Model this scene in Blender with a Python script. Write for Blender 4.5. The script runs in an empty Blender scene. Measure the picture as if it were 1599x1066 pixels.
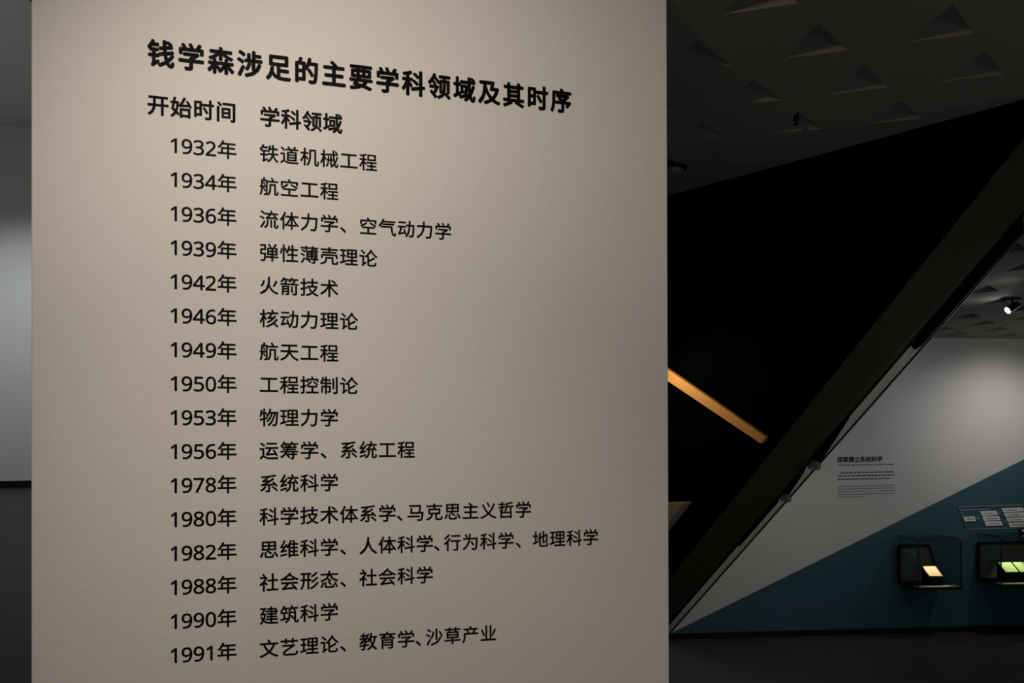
import bpy, bmesh, math, random
from mathutils import Vector, Matrix
from mathutils.geometry import tessellate_polygon
random.seed(7)
C = bpy.context.scene.collection
scn = bpy.context.scene

# ------------------------------------------------------------------ camera, world, exposure
F, CX, HY, EYE = 1110.0, 799.5, 673.0, 1.6
cam_d = bpy.data.cameras.new('camera')
cam = bpy.data.objects.new('camera', cam_d); C.objects.link(cam)
cam.location = (0, 0, EYE); cam.rotation_euler = (math.pi/2, 0, 0)
cam_d.sensor_width = 36; cam_d.lens = 36*F/1599
cam_d.shift_y = (HY-533)/1599
cam_d.clip_start = .05; cam_d.clip_end = 100
scn.camera = cam
w = bpy.data.worlds.new('world'); scn.world = w; w.use_nodes = True
w.node_tree.nodes['Background'].inputs[0].default_value = (.6, .62, .65, 1)
w.node_tree.nodes['Background'].inputs[1].default_value = 0.0
scn.view_settings.view_transform = 'Standard'; scn.view_settings.look = 'None'
scn.view_settings.exposure = 0; scn.view_settings.gamma = 1
scn.view_settings.use_curve_mapping = False

def spot(name, loc, tgt, power, angle, blend=.6, color=(1, 1, 1), radius=.04, parent=None):
    d = bpy.data.lights.new(name, 'SPOT'); d.energy = power; d.spot_size = math.radians(angle)
    d.spot_blend = blend; d.color = color; d.shadow_soft_size = radius
    o = bpy.data.objects.new(name, d); C.objects.link(o)
    o.location = loc
    o.rotation_euler = (Vector(tgt)-Vector(loc)).to_track_quat('-Z', 'Y').to_euler()
    return o
def area(name, loc, tgt, power, sx, sy, color=(1, 1, 1)):
    d = bpy.data.lights.new(name, 'AREA'); d.energy = power; d.shape = 'RECTANGLE'
    d.size = sx; d.size_y = sy; d.color = color
    o = bpy.data.objects.new(name, d); C.objects.link(o)
    o.location = loc
    o.rotation_euler = (Vector(tgt)-Vector(loc)).to_track_quat('-Z', 'Y').to_euler()
    return o
WARM = (1, .87, .745)
# the gallery's own ceiling spots, behind and above the photographer, on the text panel
spot('panel_spot', (-.60, .62, 2.74), (-.01, 1.8, 1.70), 56, 149.8, 1.0, WARM, .06)
spot('panel_fill_spot', (-.96, -1.22, 2.72), (-.35, 1.8, .88), 76, 40, 1.0, WARM, .10)
area('gallery_fill', (2.8, -2.6, .9), (1.4, 3.0, 2.8), 3.8, 1.6, .8, (1, .95, .88))  # unseen fill light added to lift the near ceiling
area('near_ceiling_fill', (1.75, 1.75, .12), (1.75, 2.6, 2.86), 3.4, .9, .5, (1, .94, .88))  # added fill with no fixture, brightens the near ceiling and its pockets
# tall hall on the left: wash on its far wall
spot('hall_wall_wash', (-12.6, 16.3, 10.1), (-13.6, 20.2, -2.6), 1300, 90, 1.0, (.97, 1, .99), .2)
area('hall_bounce_fill', (-12, 10.0, 1.2), (-12.5, 13, 10.3), 150, 6, 6, (.97, 1, .97))  # unseen area light added in place of bounce on the hall ceiling
# lower exhibition room
spot('room_spot', (6.75, 8.35, 2.6), (6.5, 9.65, 1.0), 46, 116, 1.0, (1, .93, .9), .05)
spot('room_spot', (5.2, 7.9, 2.6), (5.3, 9.5, 1.0), 12, 120, 1.0, (.95, .97, 1), .05)
spot('room_spot', (3.9, 6.2, 2.6), (2.4, 9.3, -.5), 66, 90, 1.0, (1, .99, .93), .08)
area('far_ceiling_fill', (8.3, 8.4, 1.2), (4.5, 5.5, 2.6), 17, .8, 1.0, (1, .98, .94))  # invisible fill added so the far ceiling outshines its pockets
area('room_fill', (8.7, .6, -.6), (3.0, 5.2, -.3), 22, 2.0, .8, (1, .98, .93))  # fill without a real source, added for the reveal and the olive edge

# ------------------------------------------------------------------ materials
def mat(name, col, rough=.8, spec=.3, bump=0, bscale=60, mottle=0, mscale=3, emis=None, metal=0, trans=0):
    m = bpy.data.materials.new(name); m.use_nodes = True
    nt = m.node_tree; b = nt.nodes['Principled BSDF']
    b.inputs['Base Color'].default_value = (*col, 1); b.inputs['Roughness'].default_value = rough
    b.inputs['Specular IOR Level'].default_value = spec; b.inputs['Metallic'].default_value = metal
    if trans: b.inputs['Transmission Weight'].default_value = trans
    tc = nt.nodes.new('ShaderNodeTexCoord')
    if mottle:
        n = nt.nodes.new('ShaderNodeTexNoise'); n.inputs['Scale'].default_value = mscale
        n.inputs['Detail'].default_value = 6
        r = nt.nodes.new('ShaderNodeMixRGB'); r.blend_type = 'MIX'
        r.inputs[1].default_value = (*[c*(1-mottle) for c in col], 1)
        r.inputs[2].default_value = (*[min(1, c*(1+mottle)) for c in col], 1)
        nt.links.new(tc.outputs['Object'], n.inputs['Vector'])
        nt.links.new(n.outputs['Fac'], r.inputs[0]); nt.links.new(r.outputs[0], b.inputs['Base Color'])
    if bump:
        n2 = nt.nodes.new('ShaderNodeTexNoise'); n2.inputs['Scale'].default_value = bscale
        n2.inputs['Detail'].default_value = 8
        bp = nt.nodes.new('ShaderNodeBump'); bp.inputs['Strength'].default_value = bump
        bp.inputs['Distance'].default_value = .01
        nt.links.new(tc.outputs['Object'], n2.inputs['Vector'])
        nt.links.new(n2.outputs['Fac'], bp.inputs['Height']); nt.links.new(bp.outputs[0], b.inputs['Normal'])
    if emis:
        b.inputs['Emission Color'].default_value = (*emis[0], 1); b.inputs['Emission Strength'].default_value = emis[1]
    return m
M_PANEL = mat('panel_paint', (.70, .68, .65), .75, .25, .10, 45, .02, 5)
M_INK = mat('black_vinyl', (.006, .006, .007), .6, .2)
M_CEIL = mat('ceiling_paint', (.185, .18, .168), .9, .1, .06, 90, .04, 2)
M_WALL = mat('white_wall_paint', (.60, .60, .59), .85, .2, .05, 50, .02, 1.5)
M_HALL = mat('hall_wall_paint', (.60, .61, .60), .85, .2, .05, 30, .02, 1)
M_TEAL = mat('teal_wall_paint', (.042, .110, .140), .75, .2, .08, 40, .10, 1.2)
M_SKIRT = mat('black_skirting', (.006, .006, .006), .5, .2)
M_HFLOOR = mat('hall_floor', (.013, .012, .011), .42, .12, .04, 8, .15, .6)
M_FLOOR = mat('dark_floor', (.050, .048, .044), .30, .35, .05, 8, .12, 2)
M_BLACK = mat('black_wall_paint', (.0012, .0012, .0014), .8, 0.0, mottle=.1)
M_OLIVE = mat('dark_olive_edge', (.036, .033, .022), .8, .1, .05, 60, .08, 2)
M_REVEAL = mat('reveal_plaster', (.78, .78, .75), .8, .1, .05, 50, .04, 3)
M_METAL = mat('black_metal', (.010, .010, .010), .45, .3, mottle=.1)
M_GREYM = mat('grey_metal', (.30, .30, .29), .5, .4, mottle=.1)
M_PLATE = mat('pale_label_plate', (.88, .87, .84), .7, .2, mottle=.03)
M_LINE = mat('pale_line_print', (.22, .30, .34), .7, .2, mottle=.03)
M_LENS = mat('lamp_lens', (1, 1, 1), .4, .3, emis=((1, .98, .95), 100))
M_PAPER = mat('old_paper', (.85, .66, .44), .8, .1, mottle=.12, mscale=14)
M_GPAPER = mat('greenish_paper', (.74, .74, .42), .8, .1, mottle=.25, mscale=9)
M_STAND = mat('black_stand', (.006, .006, .006), .8, .02)
M_BACK = mat('case_back', (.10, .095, .085), .8, .2, mottle=.05)
M_SILL = mat('case_sill', (.45, .40, .32), .4, .5, mottle=.2, mscale=20)
# wood
M_WOOD = mat('oiled_oak', (.5, .28, .11), .5, .3)
nt = M_WOOD.node_tree; b = nt.nodes['Principled BSDF']
tc = nt.nodes.new('ShaderNodeTexCoord'); mp = nt.nodes.new('ShaderNodeMapping'); mp.inputs['Scale'].default_value = (2, 40, 40)
nz = nt.nodes.new('ShaderNodeTexNoise'); nz.inputs['Scale'].default_value = 3; nz.inputs['Detail'].default_value = 6
cr = nt.nodes.new('ShaderNodeValToRGB'); cr.color_ramp.elements[0].color = (.36, .18, .065, 1); cr.color_ramp.elements[1].color = (.62, .36, .15, 1)
nt.links.new(tc.outputs['Object'], mp.inputs[0]); nt.links.new(mp.outputs[0], nz.inputs['Vector'])
nt.links.new(nz.outputs['Fac'], cr.inputs[0]); nt.links.new(cr.outputs[0], b.inputs['Base Color'])
# clear tinted glass: thin sheets
M_GLASS = bpy.data.materials.new('case_glass'); M_GLASS.use_nodes = True
nt = M_GLASS.node_tree; nt.nodes.clear()
out = nt.nodes.new('ShaderNodeOutputMaterial'); mx = nt.nodes.new('ShaderNodeMixShader')
tr = nt.nodes.new('ShaderNodeBsdfTransparent'); tr.inputs[0].default_value = (.86, .92, .90, 1)
gl = nt.nodes.new('ShaderNodeBsdfGlossy'); gl.inputs['Roughness'].default_value = .03
lw = nt.nodes.new('ShaderNodeLayerWeight'); lw.inputs[0].default_value = .5
fr = nt.nodes.new('ShaderNodeMapRange'); fr.inputs[1].default_value = .3; fr.inputs[2].default_value = 1.3; fr.inputs[3].default_value = .03; fr.inputs[4].default_value = .35; nt.links.new(lw.outputs['Facing'], fr.inputs[0])
nt.links.new(fr.outputs[0], mx.inputs[0]); nt.links.new(tr.outputs[0], mx.inputs[1]); nt.links.new(gl.outputs[0], mx.inputs[2])
nt.links.new(mx.outputs[0], out.inputs[0])

# ------------------------------------------------------------------ helpers
def mesh_obj(name, verts, faces, m, parent=None, mats=None, fmat=None):
    me = bpy.data.meshes.new(name); me.from_pydata([tuple(v) for v in verts], [], faces); me.update()
    for x in (mats or [m]): me.materials.append(x)
    if fmat:
        for p, i in zip(me.polygons, fmat): p.material_index = i
    bm = bmesh.new(); bm.from_mesh(me); bmesh.ops.recalc_face_normals(bm, faces=bm.faces); bm.to_mesh(me); bm.free()
    o = bpy.data.objects.new(name, me); C.objects.link(o)
    if parent: o.parent = parent; o.matrix_parent_inverse = parent.matrix_basis.inverted()
    return o
class MB:
    def __init__(s): s.v = []; s.f = []
    def add(s, vs, fs):
        k = len(s.v); s.v += [Vector(v) for v in vs]; s.f += [tuple(i+k for i in f) for f in fs]; return s
    def prism(s, poly, off):                       # polygon (3-D points) extruded by a vector
        n = len(poly); p = [Vector(q) for q in poly]; off = Vector(off)
        fs = [tuple(range(n)), tuple(range(2*n-1, n-1, -1))] + [(i, (i+1) % n, (i+1) % n+n, i+n) for i in range(n)]
        return s.add(p+[q+off for q in p], fs)
    def box(s, a, b):
        (x0, y0, z0), (x1, y1, z1) = a, b
        return s.prism([(x0, y0, z0), (x1, y0, z0), (x1, y1, z0), (x0, y1, z0)], (0, 0, z1-z0))
    def bar(s, a, b, r, n=8, r2=None):
        a, b = Vector(a), Vector(b); d = (b-a).normalized(); u = d.orthogonal().normalized(); v = d.cross(u)
        r2 = r if r2 is None else r2
        A = [a+(u*math.cos(t)+v*math.sin(t))*r for t in [2*math.pi*i/n for i in range(n)]]
        B = [b+(u*math.cos(t)+v*math.sin(t))*r2 for t in [2*math.pi*i/n for i in range(n)]]
        return s.add(A+B, [tuple(range(n)), tuple(range(2*n-1, n-1, -1))]+[(i, (i+1) % n, (i+1) % n+n, i+n) for i in range(n)])
    def rod(s, a, b, w, up):                       # square bar between two points
        a, b, up = Vector(a), Vector(b), Vector(up).normalized(); d = (b-a).normalized(); q = d.cross(up).normalized(); up = q.cross(d)
        P = [a+q*w/2+up*w/2, a-q*w/2+up*w/2, a-q*w/2-up*w/2, a+q*w/2-up*w/2]
        return s.prism(P, b-a)
    def build(s, name, m, parent=None): return mesh_obj(name, s.v, s.f, m, parent)
def empty(name, loc, label, cat, group=None):
    o = bpy.data.objects.new(name, None); C.objects.link(o); o.location = loc; o.empty_display_size = .1
    tag(o, label, cat, group); return o
def tag(o, label=None, cat=None, group=None, kind=None):
    if label: o['label'] = label
    if cat: o['category'] = cat
    if group: o['group'] = group
    if kind: o['kind'] = kind
    return o
def struct(o, label=None): o['kind'] = 'structure'; (o.__setitem__('label', label) if label else None); return o
def ray(x, y): return Vector(((x-CX)/F, 1, (HY-y)/F))
EYEP = Vector((0, 0, EYE))
class Plane:                                       # vertical plane: origin (plan), direction (plan)
    def __init__(s, p, d):
        s.p = Vector((p[0], p[1], 0)); s.d = Vector((d[0], d[1], 0)).normalized()
        s.n = Vector((s.d.y, -s.d.x, 0))           # towards the camera side
        if s.n.dot(EYEP-s.p) < 0: s.n = -s.n
    def hit(s, x, y, off=0):                       # the point of the real plane seen at this place of the photograph
        r = ray(x, y); t = ((s.p+s.n*off-EYEP).dot(s.n))/r.dot(s.n); return EYEP+r*t
    def pt(s, a, z, off=0): return s.p+s.d*a+s.n*off+Vector((0, 0, z))
    def sz(s, x, y): q = s.hit(x, y); return (q-s.p).dot(s.d), q.z

CEIL = EYE+1.26; LOW = -1.11; HALLTOP = 10.3

# ------------------------------------------------------------------ text
_gc = {}
def glyph(ch, offset=0.0, res=3):
    k = (ch, offset)
    if k in _gc: return _gc[k]
    cu = bpy.data.curves.new('glyph', 'FONT'); cu.body = ch; cu.size = 1; cu.align_x = 'CENTER'; cu.resolution_u = res
    cu.offset = offset; cu.fill_mode = 'FRONT'
    o = bpy.data.objects.new('glyph', cu); C.objects.link(o)
    bpy.context.view_layer.update()
    dg = bpy.context.evaluated_depsgraph_get(); me = o.evaluated_get(dg).to_mesh()
    vs = [(v.co.x, v.co.y) for v in me.vertices]; fs = [tuple(p.vertices) for p in me.polygons]
    o.evaluated_get(dg).to_mesh_clear(); bpy.data.objects.remove(o); bpy.data.curves.remove(cu)
    _gc[k] = (vs, fs); return _gc[k]
def lettering(name, items, plane, off, m, parent, bold=0.0, size=1, xs=1):
    """items: (char, s centre, z baseline, size, x-scale)"""
    vs, fs = [], []
    for ch, s0, z0, sz, sx in items:
        gv, gf = glyph(ch)
        shifts = [(0, 0)]
        if bold: shifts = [(bold*math.cos(a), bold*math.sin(a)) for a in [math.pi/4*i for i in range(8)]]
        for dx, dy in shifts:
            k = len(vs)
            vs += [plane.pt(s0+(x+dx)*sz*sx, z0+(y+dy)*sz, off) for x, y in gv]
            fs += [tuple(i+k for i in f) for f in gf]
    o = mesh_obj(name, vs, fs, m, parent)
    return o

# ------------------------------------------------------------------ setting: floors
WD = Vector((4.90, .44, 0)).normalized()
BACK = Plane((2.09, 9.26), (4.90, .44))
def poly_floor(name, pts, z, m, th=.2):
    return struct(MB().prism([(x, y, z-th) for x, y in pts], (0, 0, th)).build(name, m))
poly_floor('floor', [(-1.35, -4), (3.9, -4), (3.9, 4.28), (-1.35, 4.28)], 0, M_FLOOR)
poly_floor('floor', [(-24, 2.4), (-24, -4), (-1.35, -4), (-1.35, 23), (-24, 21.5)], 0, M_HFLOOR)
poly_floor('floor', [(-1.35, 4.2), (9.2, 4.2), (9.2, 10.4), (-1.35, 9.6)], LOW, M_FLOOR)
poly_floor('floor', [(3.7, -4), (9.2, -4), (9.2, 4.2), (3.7, 4.2)], LOW, M_FLOOR)
struct(MB().box((-1.35, 4.28, LOW), (3.9, 4.40, -.001)).build('wall_platform', M_BLACK))

# ------------------------------------------------------------------ setting: back wall of the lower room
def wallprism(pl, a0, a1, z0, z1, t, name, m, off=0, parent=None):
    P = [pl.pt(a0, z0, off), pl.pt(a1, z0, off), pl.pt(a1, z1, off), pl.pt(a0, z1, off)]
    return MB().prism(P, -pl.n*t).build(name, m, parent)
wall_back = struct(wallprism(BACK, -3.4, 7.2, LOW, CEIL+.2, .2, 'wall_back', M_WALL), 'white wall with a slanting dark teal painted lower area')
# teal paint, 4 mm proud of the plaster
s0, z0 = BACK.sz(1050.5, 987); s1, z1 = BACK.sz(1599, 717)
sl = (z1-z0)/(s1-s0); send = 7.2
zend = min(CEIL, z0+sl*(send-s0)); send2 = s0+(CEIL-z0)/sl
poly = [(s0-(z0-LOW)/sl, LOW), (7.2, LOW), (7.2, z0+sl*(7.2-s0))]
MB().prism([BACK.pt(a, z, .004) for a, z in poly], -BACK.n*.004).build('teal_paint', M_TEAL, wall_back)
struct(wallprism(BACK, -3.4, 7.2, LOW, LOW+.075, .02, 'baseboard_back', M_SKIRT, .024))
struct(MB().box((9.0, -4, LOW), (9.2, 10.4, CEIL+.2)).build('wall_right_side', M_WALL))
struct(MB().box((-1.55, 4.4, LOW), (-1.35, 9.3, HALLTOP)).build('wall_left_side', M_WALL))
struct(MB().box((-24, -4.2, LOW), (9.2, -4, HALLTOP)).build('wall_rear', M_WALL))

# the tall hall to the left
HALL = Plane((-14.55, 19.95), (4471.5, 1110))
pH0 = HALL.hit(0, 761); 
HALL = Plane((pH0.x*20.2/pH0.y, 20.2), (4471.5, 1110))
struct(wallprism(HALL, -9, 14.2, 0, HALLTOP, .3, 'wall_hall', M_HALL))
struct(wallprism(HALL, -9, 14.2, 0, .185, .03, 'baseboard_hall', M_SKIRT, .03))
struct(MB().box((-24.2, -4, -.2), (-24, 21.8, HALLTOP)).build('wall_hall_side', M_HALL))
struct(MB().prism([(-24.2, -4.2, HALLTOP), (-1.35, -4.2, HALLTOP), (-1.35, 23.8, HALLTOP), (-24.2, 21.8, HALLTOP)], (0, 0, .2)).build('ceiling_hall', mat('hall_ceiling_paint', (.55, .55, .54), .9, .1, mottle=.02)))
struct(MB().box((-1.55, 9.3, -.2), (-1.35, 23.6, HALLTOP)).build('wall_hall_right', M_HALL))
struct(MB().box((-1.39, -4, CEIL-.02), (-1.35, 4.4, HALLTOP)).build('wall_fascia', M_WALL))

# ------------------------------------------------------------------ ceiling with triangular pockets
K = F/1200
X0, X1, Y0, Y1 = -1.35, 9.1, -4.0, 10.3
def back_y(x): return 9.26+(x-2.09)*.44/4.90
CUT = Vector((1.7, 3.2)); CUTN = Vector((1.0, 1.0)).normalized()     # the line where the two ceiling fields meet, inside the black wall
def ceiling_field(name, o0, U, V, TL, TR, PH, side, label, m):
    cen = (TL+TR)/3; c00 = cen-(U+V)/2
    quad = [c00, c00+U, c00+U+V, c00+V]; hole = [Vector((0, 0)), TR, TL]
    tess = tessellate_polygon([[v.to_3d() for v in quad], [v.to_3d() for v in hole]])
    allv = quad+hole; vs, fs, pockets = [], [], []
    for i in range(-45, 60):
        for j in range(-50, 60):
            o = o0+U*i+V*j; q = [o+v for v in quad]
            if max(v.x for v in q) < X0 or min(v.x for v in q) > X1 or max(v.y for v in q) < Y0 or min(v.y for v in q) > Y1: continue
            if all((v-CUT).dot(CUTN)*side > .01 for v in q): continue
            k = len(vs); t3 = [o+v for v in hole]
            if all(X0+.02 < v.x < X1-.15 and Y0+.05 < v.y < back_y(v.x)-.01 and ((v-CUT).dot(CUTN)*side < -.02 if side < 0 else (v-Vector((.841, 3.80))).dot(CUTN) < -.03) for v in t3):
                vs += [(*(o+v), CEIL) for v in allv]; fs += [tuple(a+k for a in t) for t in tess]; pockets.append(o)
            else:
                vs += [(*v, CEIL) for v in q]; fs.append((k, k+1, k+2, k+3))
    me = bpy.data.meshes.new(name); me.from_pydata(vs, [], fs); me.materials.append(m)
    bm = bmesh.new(); bm.from_mesh(me)
    bmesh.ops.remove_doubles(bm, verts=bm.verts, dist=1e-4)
    for co, no in (((X0, 0, 0), (-1, 0, 0)), ((X1, 0, 0), (1, 0, 0)), ((0, Y0, 0), (0, -1, 0)), ((0, Y1, 0), (0, 1, 0)), ((CUT.x, CUT.y, 0), (CUTN.x*side, CUTN.y*side, 0))):
        bmesh.ops.bisect_plane(bm, geom=bm.verts[:]+bm.edges[:]+bm.faces[:], plane_co=co, plane_no=no, clear_outer=True)
    for f_ in bm.faces:
        f_.normal_update()
        if f_.normal.z > 0: f_.normal_flip()
    bm.to_mesh(me); bm.free()
    ce = bpy.data.objects.new(name, me); C.objects.link(ce); struct(ce, label)
    def geo(o, k=0, z=CEIL):
        A, L, R = o, o+TL, o+TR
        return [(*A, z), (*L, z), (*R, z), (*A, z+PH)], [(1+k, 2+k, 3+k), (0+k, 3+k, 1+k), (0+k, 2+k, 3+k)]
    pv, pf = geo(Vector((0, 0)), 0, 0)
    pme = bpy.data.meshes.new('ceiling_pocket'); pme.from_pydata(pv, [], pf); pme.materials.append(m)
    rv_, rf_ = [], []
    for o in pockets:
        seen = False
        if o.y > .5:
            px = CX+F*(o.x+.08)/o.y; py = HY-F*1.26/o.y
            seen = 1000 < px < 1670 and -60 < py < 530 and not (py > 320-.27*(px-1045) and py < 331-1.17*(px-1599)-60)
        if seen:
            ob = bpy.data.objects.new('ceiling_pocket', pme); C.objects.link(ob); ob.location = (o.x, o.y, CEIL); ob.parent = ce
        else:
            k = len(rv_); v, f = geo(o, k); rv_ += v; rf_ += f
    r = bpy.data.meshes.new('pocket_field'); r.from_pydata(rv_, [], rf_); r.materials.append(m)
    ob = bpy.data.objects.new('pocket_field', r); C.objects.link(ob); ob.parent = ce; ob['kind'] = 'stuff'
O0 = Vector(((1087.2-CX)/F*1.26*F/(HY-63.0), 1.26*F/(HY-63.0)))
ceiling_field('ceiling', O0, Vector((.2814, -.0829*K))*1.26, Vector((.2132, .2203*K))*1.26, Vector((-.0362, .1822*K))*1.26, Vector((.1298, .1334*K))*1.26,
              .13, 1, 'dark grey ceiling with rows of sunken triangular pockets', M_CEIL)
ceiling_field('ceiling', Vector((3.272, 4.876))*1.26, Vector((.3954, .3951))*1.26, Vector((.2273, .7446))*1.26, Vector((.0425, .3302))*1.26, Vector((.2084, .2034))*1.26,
              .24, -1, 'grey ceiling of the far room with larger triangular pockets', M_CEIL)
# the slab over the suspended ceiling keeps the light out
struct(MB().box((-1.5, -4.2, CEIL+.2), (9.2, 10.6, CEIL+.3)).build('ceiling_slab', M_BLACK))

# ------------------------------------------------------------------ the free-standing text panel
DL = 1.66
PAN = Plane(((48.5-CX)/F*DL, DL), (4471.5, 1110))
sr_top, _ = PAN.sz(1041.3, 0); sr_bot, _ = PAN.sz(1045, 1066)
zt = PAN.sz(1041.3, 0)[1]; zb = PAN.sz(1045, 1066)[1]; kk = (sr_bot-sr_top)/(zb-zt)
root = empty('text_panel', (PAN.p.x, PAN.p.y, 0), 'tall cream wall panel printed with black Chinese year and subject list', 'wall panel')
def cornered(s, z): return PAN.pt(s, z)
edge = lambda z: sr_top+kk*(z-zt)
P = [PAN.pt(0, 0), PAN.pt(edge(0), 0), PAN.pt(edge(CEIL-.002), CEIL-.002), PAN.pt(0, CEIL-.002)]
board = MB().prism(P, -PAN.n*.28).build('panel_board', M_PANEL, root)
bv = board.modifiers.new('bevel', 'BEVEL'); bv.width = .003; bv.segments = 2; bv.limit_method = 'ANGLE'

ZPITCH = PAN.sz(275, 291.4)[1]-PAN.sz(275, 344.8)[1]
rows = [('1932', '铁道机械工程'), ('1934', '航空工程'), ('1936', '流体力学、空气动力学'), ('1939', '弹性薄壳理论'), ('1942', '火箭技术'),
        ('1946', '核动力理论'), ('1949', '航天工程'), ('1950', '工程控制论'), ('1953', '物理力学'), ('1956', '运筹学、系统工程'),
        ('1978', '系统科学'), ('1980', '科学技术体系学,马克思主义哲学'), ('1982', '思维科学、人体科学,行为科学、地理科学'),
        ('1988', '社会形态、社会科学'), ('1990', '建筑科学'), ('1991', '文艺理论、教育学,沙草产业')]
zA = PAN.sz(275, 238.7)[1]; zB = PAN.sz(275, 1034.1)[1]          # digit baselines of first and last row
s_c0 = PAN.sz(420.1, 500)[0]; s_c1 = PAN.sz(574.9, 500)[0]; PIT = (s_c1-s_c0)/5
SD = [PAN.sz(x, 500)[0] for x in (273.6, 292.0, 310.6, 329.3, 354.6)]
DIGIT = lambda c: chr(0x1D7E2+int(c))                             # plain sans-serif digits
em = PIT*1.0
for i, (yr, subj) in enumerate(rows):
    zb_ = zA+(zB-zA)*i/15
    it = [(DIGIT(c), SD[q], zb_, em*1.0, 1.0) for q, c in enumerate(yr)]
    it.append(('年', SD[4], zb_+em*.015, em*.97, 1.0))
    lettering('year_lettering', it, PAN, .0008, M_INK, root, bold=.014)
    it = []; s = s_c0
    for c in subj:
        if c == ',':
            it.append(('、', s-.05*PIT, zb_+em*.015, em*.97, 1.0)); s += PIT*.52; continue
        it.append((c, s, zb_+em*.015, em*.97, 1.0)); s += PIT
    lettering('subject_lettering', it, PAN, .0008, M_INK, root, bold=.014)
# headings
def heading(name, txt, xs, ytop, ybot, yl, bold):
    sa, sb = PAN.sz(xs[0], 300)[0], PAN.sz(xs[1], 300)[0]; n = len(txt)
    x_mid = xs[0]; zt_, zb_ = PAN.sz(x_mid, ytop)[1], PAN.sz(x_mid, ybot)[1]
    h = (zt_-zb_); size = h/.965
    zbase = zb_+size*.085
    it = [(c, sa+(sb-sa)*i/(n-1), zbase, size, (yl)) for i, c in enumerate(txt)]
    return lettering(name, it, PAN, .0008, M_INK, root, bold=bold)
heading('title_lettering', '钱学森涉足的主要学科领域及其时序', (251.5, 876), 62, 104.5, .90, .036)
heading('column_heading', '开始时间', (247, 353), 147.5, 180, .95, .026)
heading('column_heading', '学科领域', (421.5, 519.5), 166.5, 198, .95, .026)

# ------------------------------------------------------------------ the black slanting wall
A_ = Vector((.841, 3.80)); B_ = Vector((1.945, 2.70))
P1 = Plane(A_, B_-A_)
T1, T2 = .56, .70
def line3(pl, off, p, q): return pl.hit(*p, off), pl.hit(*q, off)
def ext(a, b, z):                                   # point of the line a-b at height z
    t = (z-a.z)/(b.z-a.z); return a+(b-a)*t
a1, b1 = line3(P1, 0, (1064, 880), (1599, 215))
a2, b2 = line3(P1, -T1, (1045, 973), (1599, 331))
a3, b3 = line3(P1, -T2, (1047, 985.5), (1599, 361))
TOP = CEIL+.05
far = -2.3
def slab(a, b, off):                                # corner points of the black face in the plane at this offset
    lo, hi = ext(a, b, LOW), ext(a, b, TOP)
    return [P1.pt(far, LOW, off), lo, hi, P1.pt(far, TOP, off)]
S1, S2, S3 = slab(a1, b1, 0), slab(a2, b2, -T1), slab(a3, b3, -T2)
wr = mesh_obj('wall_right', S1+S2, [(0, 1, 2, 3), (7, 6, 5, 4), (0, 4, 5, 1), (1, 5, 6, 2), (2, 6, 7, 3), (3, 7, 4, 0)], None,
              mats=[M_BLACK, M_OLIVE], fmat=[0, 0, 0, 1, 0, 0])
struct(wr, 'black slanting wall with a dark olive sloping edge')
e = .004
N_ = 24; vv = []; ff = []
for i in range(N_+1):
    z = LOW+(TOP-LOW)*i/N_
    p2, p3 = ext(a2, b2, z)-P1.n*e, ext(a3, b3, z)
    vv += [p2, p3, p3-P1.d*.3, p2-P1.d*.3]
for i in range(N_):
    k = 4*i
    ff += [(k+q, k+(q+1) % 4, k+4+(q+1) % 4, k+4+q) for q in range(4)]
ff += [(0, 1, 2, 3), (4*N_+3, 4*N_+2, 4*N_+1, 4*N_)]
rv = mesh_obj('reveal_strip', vv, ff, M_REVEAL, wr)
dn = (b2-a2).normalized(); outn = dn.cross(-P1.n).normalized()
if outn.z > 0: outn = -outn                         # out of the sloping face, down and to the right
MB().rod(ext(a2, b2, LOW)+outn*.004, ext(a2, b2, CEIL)+outn*.003, .008, outn).build('trim_or_gap_shade', M_METAL, wr)  # dark bar standing in for the shade of the gap beside the reveal
MB().rod(ext(a3, b3, LOW)+outn*.004, ext(a3, b3, CEIL)+outn*.003, .009, outn).build('trim_or_gap_shade', M_METAL, wr)
M_PLT = mat('matt_black_plate', (.006, .006, .006), .9, 0, mottle=.1)
# black plates let into the reveal, and the grey brackets between them
def on_reveal(x, y, d=.012):                        # point on the reveal's sloping face, raised by d
    z = 1.0; r_ = ray(x, y)
    for _ in range(12):
        p2, p3 = ext(a2, b2, z)-P1.n*e, ext(a3, b3, z)
        n = (b2-a2).cross(p3-p2).normalized()
        if n.dot(outn) < 0: n = -n
        t = (p2+n*d-EYEP).dot(n)/r_.dot(n); z = (EYEP+r_*t).z
    return EYEP+r_*t
def plate(name, pts, m, th=.012, d=.010): return MB().prism([on_reveal(x, y, d) for x, y in pts], -outn*th).build(name, m, wr)
plate('reveal_plate', [(1599, 333), (1599, 360), (1582, 379), (1500, 471), (1440, 539), (1429, 546), (1424, 539), (1500, 449)], M_PLT)
plate('reveal_plate', [(1330, 644), (1325, 655), (1281, 722), (1275, 728), (1266, 717)], M_PLT)
plate('reveal_plate', [(1259, 728), (1256, 737), (1231, 774), (1222, 770)], M_PLT)
plate('reveal_plate', [(1216, 777), (1216, 783), (1156, 852), (1151, 853), (1152, 848)], M_PLT, d=.008)
def bracket(x, y, s):
    d_ = dn
    c = on_reveal(x, y, .02)
    br = MB()
    side = d_.cross(outn).normalized()
    def bx(c, a, b, h): br.prism([c+d_*a+side*b, c-d_*a+side*b, c-d_*a-side*b, c+d_*a-side*b], outn*h)
    bx(c-outn*.012, .045*s, .055*s, .016); bx(c, .02*s, .05*s, .03)
    bx(c+d_*.03*s, .007*s, .06*s, .02)
    o = br.build('bracket', M_GREYM, wr)
    return o
bracket(1271, 726, .55); bracket(1226, 777, .45)
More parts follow.
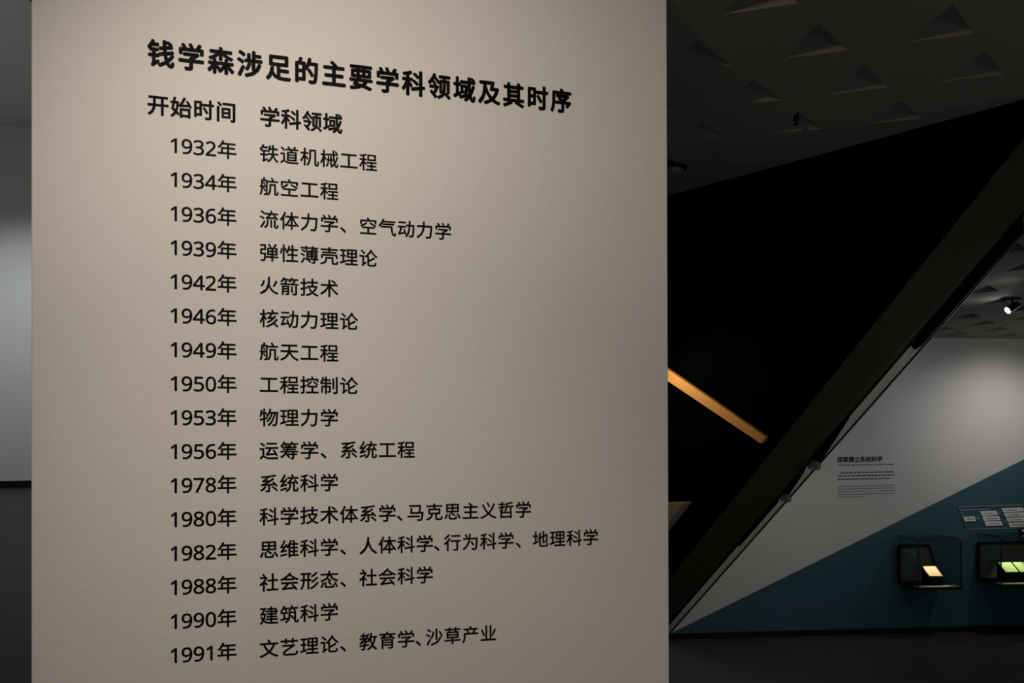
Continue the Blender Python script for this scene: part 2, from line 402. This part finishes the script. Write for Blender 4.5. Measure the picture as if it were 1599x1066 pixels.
# wooden handrail and grey ledge on the black face
hr = MB()
hp = [P1.hit(x, y, .05) for x, y in ((985, 536.5), (1195, 681.5), (1187, 691.8), (985, 556))]
hr.prism(hp, -P1.n*.035)
rail = tag(hr.build('wooden_rail', M_WOOD), 'sloping light oak rail fixed across the black wall', 'rail')
rr = MB()
for x, y in ((1020, 570), (1150, 657)):
    rr.bar(P1.hit(x, y, .016), P1.hit(x, y, -.002), .012)
for_b = rr.build('rail_bracket', M_METAL, rail)
tag(MB().prism([P1.hit(x, y, .09) for x, y in ((1010, 786), (1066.5, 785), (1044, 814), (1010, 855))], -P1.n*.088).build('grey_ledge', mat('grey_ledge_paint', (.30, .27, .23), .7, .2, mottle=.05)),
    'small grey wedge ledge on the black wall at the panel edge', 'ledge')
rp = P1.hit(1000, 540, .36)
spot('rail_spot', rp, P1.hit(1110, 630, .05), 9.5, 120, .8, (1, .74, .36), .02)

# ------------------------------------------------------------------ ceiling fittings
def ceil_at(x, y):
    r_ = ray(x, y); return EYEP+r_*(1.26/r_.z)
p = ceil_at(1051, 262)
sd = empty('smoke_detector', (p.x, p.y, CEIL), 'round white smoke detector dome on the ceiling beside the text panel', 'smoke detector')
def lathe(prof, c, n=28):
    v = []; f = []
    for r_, z in prof:
        for i in range(n): v.append((c[0]+r_*math.cos(2*math.pi*i/n), c[1]+r_*math.sin(2*math.pi*i/n), c[2]+z))
    for a in range(len(prof)-1):
        for i in range(n): f.append((a*n+i, a*n+(i+1) % n, (a+1)*n+(i+1) % n, (a+1)*n+i))
    return v, f
M_DET = mat('detector_plastic', (.20, .20, .19), .45, .4, mottle=.03)
v, f = lathe([(.066, 0), (.066, -.008), (.060, -.012), (.050, -.012)], (p.x, p.y, CEIL)); mesh_obj('mounting_ring', v, f, M_METAL, sd)
v, f = lathe([(.050, -.004), (.050, -.016), (.042, -.028), (.026, -.035), (.001, -.037)], (p.x, p.y, CEIL))
mesh_obj('dome', v, f, M_DET, sd)
p = ceil_at(1243, 186); p.z = CEIL+.06
sp = empty('sprinkler', (p.x, p.y, CEIL+.06), 'small dark sprinkler head hanging in a ceiling pocket', 'sprinkler')
MB().bar((p.x, p.y, CEIL+.075), (p.x, p.y, CEIL-.005), .010, 10).build('pipe', M_METAL, sp)
MB().bar((p.x, p.y, CEIL-.005), (p.x, p.y, CEIL-.018), .006, 8).bar((p.x, p.y, CEIL-.018), (p.x, p.y, CEIL-.021), .012, 10).build('deflector', M_METAL, sp)

def spotlight(px, py, aim, label, power, col):
    p = ceil_at(px, py); top = Vector((p.x, p.y, CEIL))
    rt = empty('ceiling_spotlight', top, label, 'spotlight', 'spotlights in the lower exhibition room')
    MB().box((top.x-.05, top.y-.05, CEIL-.02), (top.x+.05, top.y+.05, CEIL)).build('mount', M_METAL, rt)
    MB().bar(top-Vector((0, 0, .02)), top-Vector((0, 0, .05)), .012).build('stem', M_METAL, rt)
    d = (Vector(aim)-top).normalized(); c = top-Vector((0, 0, .085))
    MB().bar(c-d*.06, c+d*.05, .030, 20, .036).build('lamp_housing', M_METAL, rt)
    MB().bar(c+d*.0501, c+d*.054, .030, 20).build('lamp_lens', M_LENS, rt)
    spot('lamp_light', c+d*.06, aim, power, 90, .8, col, .04)
spotlight(1581, 466, (2.9, 7.0, 1.7), 'black ceiling spotlight with a glowing round lens, among the pockets', 4, (1, .97, .92))
spotlight(1618, 436, (3.0, 6.3, 1.3), 'black ceiling spotlight just right of the glowing one', 4, (1, .97, .92))

# ------------------------------------------------------------------ lettering on the back wall
wl = empty('wall_lettering', BACK.hit(1352, 745), 'black Chinese and English wall text with two small paragraphs on white wall', 'wall text')
def wall_line(name, txt, x0, x1, ybase, h, slope, m=M_INK, bold=.015, off=.001):
    it = []
    n = len(txt)
    for i, c in enumerate(txt):
        if c == ' ': continue
        x = x0+(x1-x0)*(i+.5)/n
        s_, z_ = BACK.sz(x, ybase+slope*(x-x0)); size = h/F*9.4
        wpx = (x1-x0)/n
        it.append((c, s_, z_, size, 1.0))
    return lettering(name, it, BACK, off, m, wl, bold=bold)
wall_line('title_lettering', '探索建立系统科学', 1307.5, 1378, 720.8, 9.6, -.010, bold=.03)
wall_line('subtitle_lettering', 'EXPLORING AND DEVELOPING SYSTEMS SCIENCE', 1307.5, 1396, 727.2, 3.3, -.015, bold=.035)
def print_row(mb, pl, x0, x1, yc, h, slope, off=.001, wmin=2.0, wmax=6.5, gap=.9, full=True):
    x = x0
    while x < x1-.5:
        w_ = min(random.uniform(wmin, wmax), x1-x)
        y = yc+slope*(x-x0); y2 = yc+slope*(x+w_-x0)
        mb.prism([pl.hit(x, y+h/2, off), pl.hit(x+w_, y2+h/2, off), pl.hit(x+w_, y2-h/2, off), pl.hit(x, y-h/2, off)], -pl.n*.0005)
        x += w_+gap
M_PRINT = mat('grey_print', (.09, .09, .09), .7, .2, mottle=.1)
mb = MB()
for y, a, b_ in ((738.2, 1312.5, 1396.5), (743.2, 1308, 1396.5), (748.4, 1308, 1389.5)): print_row(mb, BACK, a, b_, y, 1.9, -.022, wmin=4, wmax=9, gap=1.0)
mb.build('paragraph_print', M_PRINT, wl)
mb = MB()
M_PRINT2 = mat('light_grey_print', (.17, .17, .17), .7, .2, mottle=.1)
for y, b_ in ((759.7, 1397), (763.6, 1397), (767.8, 1397), (772, 1397), (775.9, 1349)): print_row(mb, BACK, 1308, b_, y, 1.3, -.026, gap=.8)
mb.build('paragraph_print', M_PRINT2, wl)

# ------------------------------------------------------------------ diagram on the teal area
dg_ = empty('diagram_sign', BACK.hit(1550, 808), 'outlined flow diagram with pale slanted label plates on teal wall', 'sign')
def crop8(x, y): return 1490+x/11.84, 770+y/11.84
def poly_on(pts, off, th): return [BACK.hit(*crop8(x, y), off) for x, y in pts], -BACK.n*th
fm = MB()
fp = [(80, 255), (1290, 210), (1560, 625), (245, 665)]
for i in range(4):
    a, b_ = BACK.hit(*crop8(*fp[i]), .008), BACK.hit(*crop8(*fp[(i+1) % 4]), .008)
    fm.rod(a, b_, .011, BACK.n)
fm.build('frame', M_LINE, dg_)
lm = MB()
for a, b_ in (((410, 465), (480, 385)), ((410, 465), (550, 470)), ((410, 470), (560, 545)), ((820, 365), (880, 320)), ((820, 365), (930, 400)), ((900, 550), (960, 500)), ((900, 550), (1010, 580))):
    lm.rod(BACK.hit(*crop8(*a), .007), BACK.hit(*crop8(*b_), .007), .008, BACK.n)
lm.build('connecting_line', M_LINE, dg_)
plates = [[(175, 435), (380, 430), (405, 510), (205, 518)], [(480, 335), (780, 325), (815, 400), (520, 415)], [(520, 430), (830, 422), (858, 495), (550, 508)],
          [(560, 522), (865, 513), (898, 590), (595, 605)], [(875, 280), (1270, 262), (1310, 330), (915, 350)], [(915, 365), (1312, 348), (1350, 425), (950, 437)],
          [(960, 455), (1355, 440), (1390, 510), (992, 525)], [(1000, 548), (1395, 533), (1430, 605), (1035, 622)]]
for q in plates:
    pts, th = poly_on(q, .016, .012); pl = MB().prism(pts, th).build('label_plate', M_PLATE, dg_)
    mb = MB(); x0_, y0_ = crop8(q[0][0]+65, (q[0][1]+q[3][1])/2); x1_ = crop8(min(q[1][0], q[0][0]+300)-10, 0)[0]
    print_row(mb, BACK, x0_, x1_, y0_, 1.9, -.03, .0165, 1.2, 1.6, .5); mb.build('plate_print', mat('faded_print', (.22, .21, .2), .7, .2, mottle=.1) if 'faded_print' not in bpy.data.materials else bpy.data.materials['faded_print'], pl)
mb = MB(); x0_, y0_ = crop8(135, 303); print_row(mb, BACK, x0_, crop8(650, 0)[0], y0_, 2.3, -.03, .0045, 2.0, 2.4, 1.1); mb.build('heading_print', M_LINE, dg_)

# ------------------------------------------------------------------ glass display cases on the back wall
def display_case(s_l, wdt, z_bot, hgt, dep, label, skew):
    c0 = BACK.pt(s_l, z_bot)
    rt = empty('display_case', BACK.pt(s_l+wdt/2, z_bot, dep/2), label, 'display case', 'glass cases on the teal wall')
    p = lambda a, z, o: BACK.pt(s_l+a, z_bot+z, o)
    # back board: slanting black-edged shape against the wall
    bz = hgt*.80
    bb = [(-.10, .02), (wdt-.10+skew, .02), (wdt-.30, bz), (-.14, bz)]
    MB().prism([p(a, z, .03) for a, z in [(-.02, .03), (wdt-.04, .03), (wdt-.04-skew, bz), (-.02, bz)]], -BACK.n*.024).build('back_board', M_BACK, rt)
    fr_ = MB()
    rim = [(-.02, .03), (wdt-.04, .03), (wdt-.04-skew, bz), (-.02, bz)]
    for i in range(4): fr_.rod(p(*rim[i], .035), p(*rim[(i+1) % 4], .035), .022, BACK.n)
    fr_.build('back_frame', M_STAND, rt)
    # floor tray
    MB().prism([p(0, 0, .006), p(wdt, 0, .006), p(wdt, 0, dep), p(0, 0, dep)], (0, 0, .022)).build('base_tray', M_STAND, rt)
    MB().prism([p(.01, .023, dep-.10), p(wdt-.01, .023, dep-.10), p(wdt-.01, .023, dep-.012), p(.01, .023, dep-.012)], (0, 0, .012)).build('sill', M_SILL, rt)
    # panes
    g = .006
    MB().prism([p(0, .022, dep-g), p(wdt, .022, dep-g), p(wdt, hgt, dep-g), p(0, hgt, dep-g)], BACK.n*g*.6).build('glass_pane', M_GLASS, rt)
    for a in (0, wdt-g):
        MB().prism([p(a, .022, .006), p(a, .022, dep-g), p(a, hgt, dep-g), p(a, hgt, .006)], BACK.d*g*.6).build('glass_pane', M_GLASS, rt)
    MB().prism([p(0, hgt, .006), p(wdt, hgt, .006), p(wdt, hgt, dep), p(0, hgt, dep)], (0, 0, g*.6)).build('glass_pane', M_GLASS, rt)
    # dark glued edges
    eg = MB(); q = .010
    for a in (0, wdt):
        eg.rod(p(a, 0, dep), p(a, hgt, dep), q, BACK.n); eg.rod(p(a, hgt, .01), p(a, hgt, dep), q, BACK.n+Vector((0, 0, .2)))
    eg.rod(p(0, hgt, dep), p(wdt, hgt, dep), q, BACK.n); eg.rod(p(0, .0, dep), p(wdt, .0, dep), q*1.6, BACK.n)
    eg.build('edge_strip', M_METAL, rt)
    return rt, p
def reading_stand(rt, p, a0, a1, zt_, depth0, depth1, name='stand'):
    # sloping-topped black block that carries a document
    v = [p(a0, .023, depth0), p(a1, .023, depth0), p(a1, .023, depth1), p(a0, .023, depth1),
         p(a0, zt_+.12, depth0), p(a1, zt_+.12, depth0), p(a1, zt_, depth1), p(a0, zt_, depth1)]
    return mesh_obj(name, v, [(0, 1, 2, 3), (4, 5, 6, 7), (0, 1, 5, 4), (1, 2, 6, 5), (2, 3, 7, 6), (3, 0, 4, 7)], M_STAND, rt)
def document(p, a0, a1, zt_, depth0, depth1, skew, m, label, th=.006):
    k0, k1 = .08, .92
    def q(a, k): return p(a, zt_+.12*(1-k)+.0008, depth0+(depth1-depth0)*k)+Vector((0, 0, .003))
    up = (q(a1, 0)-q(a0, 0)).cross(q(a0, 1)-q(a0, 0)).normalized()
    if up.z < 0: up = -up
    o = MB().prism([q(a0-skew, k0), q(a1-skew, k0), q(a1+skew, k1), q(a0+skew, k1)], up*th).build('document', m)
    return tag(o, label, 'document')
dep = .40
sL, zT = 0, 0
ql = BACK.hit(1434, 921, dep); qr = BACK.hit(1501, 921, dep); qt = BACK.hit(1434, 843, dep)
s_l = (ql-BACK.p).dot(BACK.d); wd = (qr-ql).dot(BACK.d); zb0 = ql.z; hg = qt.z-ql.z
rt, p1_ = display_case(s_l, wd, zb0, hg, dep, 'wall-mounted glass box with one warm-lit sheet on a black stand', .14)
def a_of(x, off): return ((BACK.hit(x, 890, off)-BACK.p).dot(BACK.d))-s_l
st = reading_stand(rt, p1_, .21, .40, .14, .16, .32)
document(p1_, .215, .395, .14, .16, .32, 0, M_PAPER, 'small warm-lit cream sheet on the stand in the left glass case')
lp = p1_(.15, hg*.66, .10)
MB().bar(p1_(.05, hg*.70, .035), lp, .006).bar(lp, lp-Vector((0, 0, .025)), .011, 10).build('case_lamp', M_GREYM, rt)
spot('case_light', p1_(.30, hg-.03, .26), p1_(.305, .14, .24), 13, 46, .6, (1, .80, .55), .02)
ql = BACK.hit(1563, 916, dep); qt = BACK.hit(1563, 839, dep)
s2_ = (ql-BACK.p).dot(BACK.d); hg2 = qt.z-ql.z
rt2, p2_ = display_case(s2_, .95, ql.z, hg2, dep, 'wall-mounted glass box with two green-lit sheets, cut by the right frame', -.10)
for a0, lb in ((.14, 'left green-lit sheet in the right glass case'), (.345, 'right green-lit sheet in the right glass case, partly cut off')):
    reading_stand(rt2, p2_, a0, a0+.195, .155, .16, .32)
    document(p2_, a0+.005, a0+.185, .155, .16, .32, 0, M_GPAPER, lb)
spot('case_light', p2_(.30, hg2-.03, .26), p2_(.33, .14, .24), 9, 62, .6, (.92, 1, .55), .02)
# slanted caption block above the second case
cb = empty('caption_block', BACK.hit(1600, 832), 'small black wedge block with a pale caption plate above the right case', 'sign')
blk = MB().prism([BACK.hit(x, y, .002) for x, y in ((1590, 826.6), (1625, 825.6), (1628, 829.4), (1593, 829.4))], BACK.n*.08).build('block', M_STAND, cb)
MB().prism([BACK.hit(x, y, .084) for x, y in ((1594.5, 827), (1628, 826.2), (1631, 829.9), (1596.5, 830))], BACK.n*.006).build('caption_plate', M_PLATE, cb)
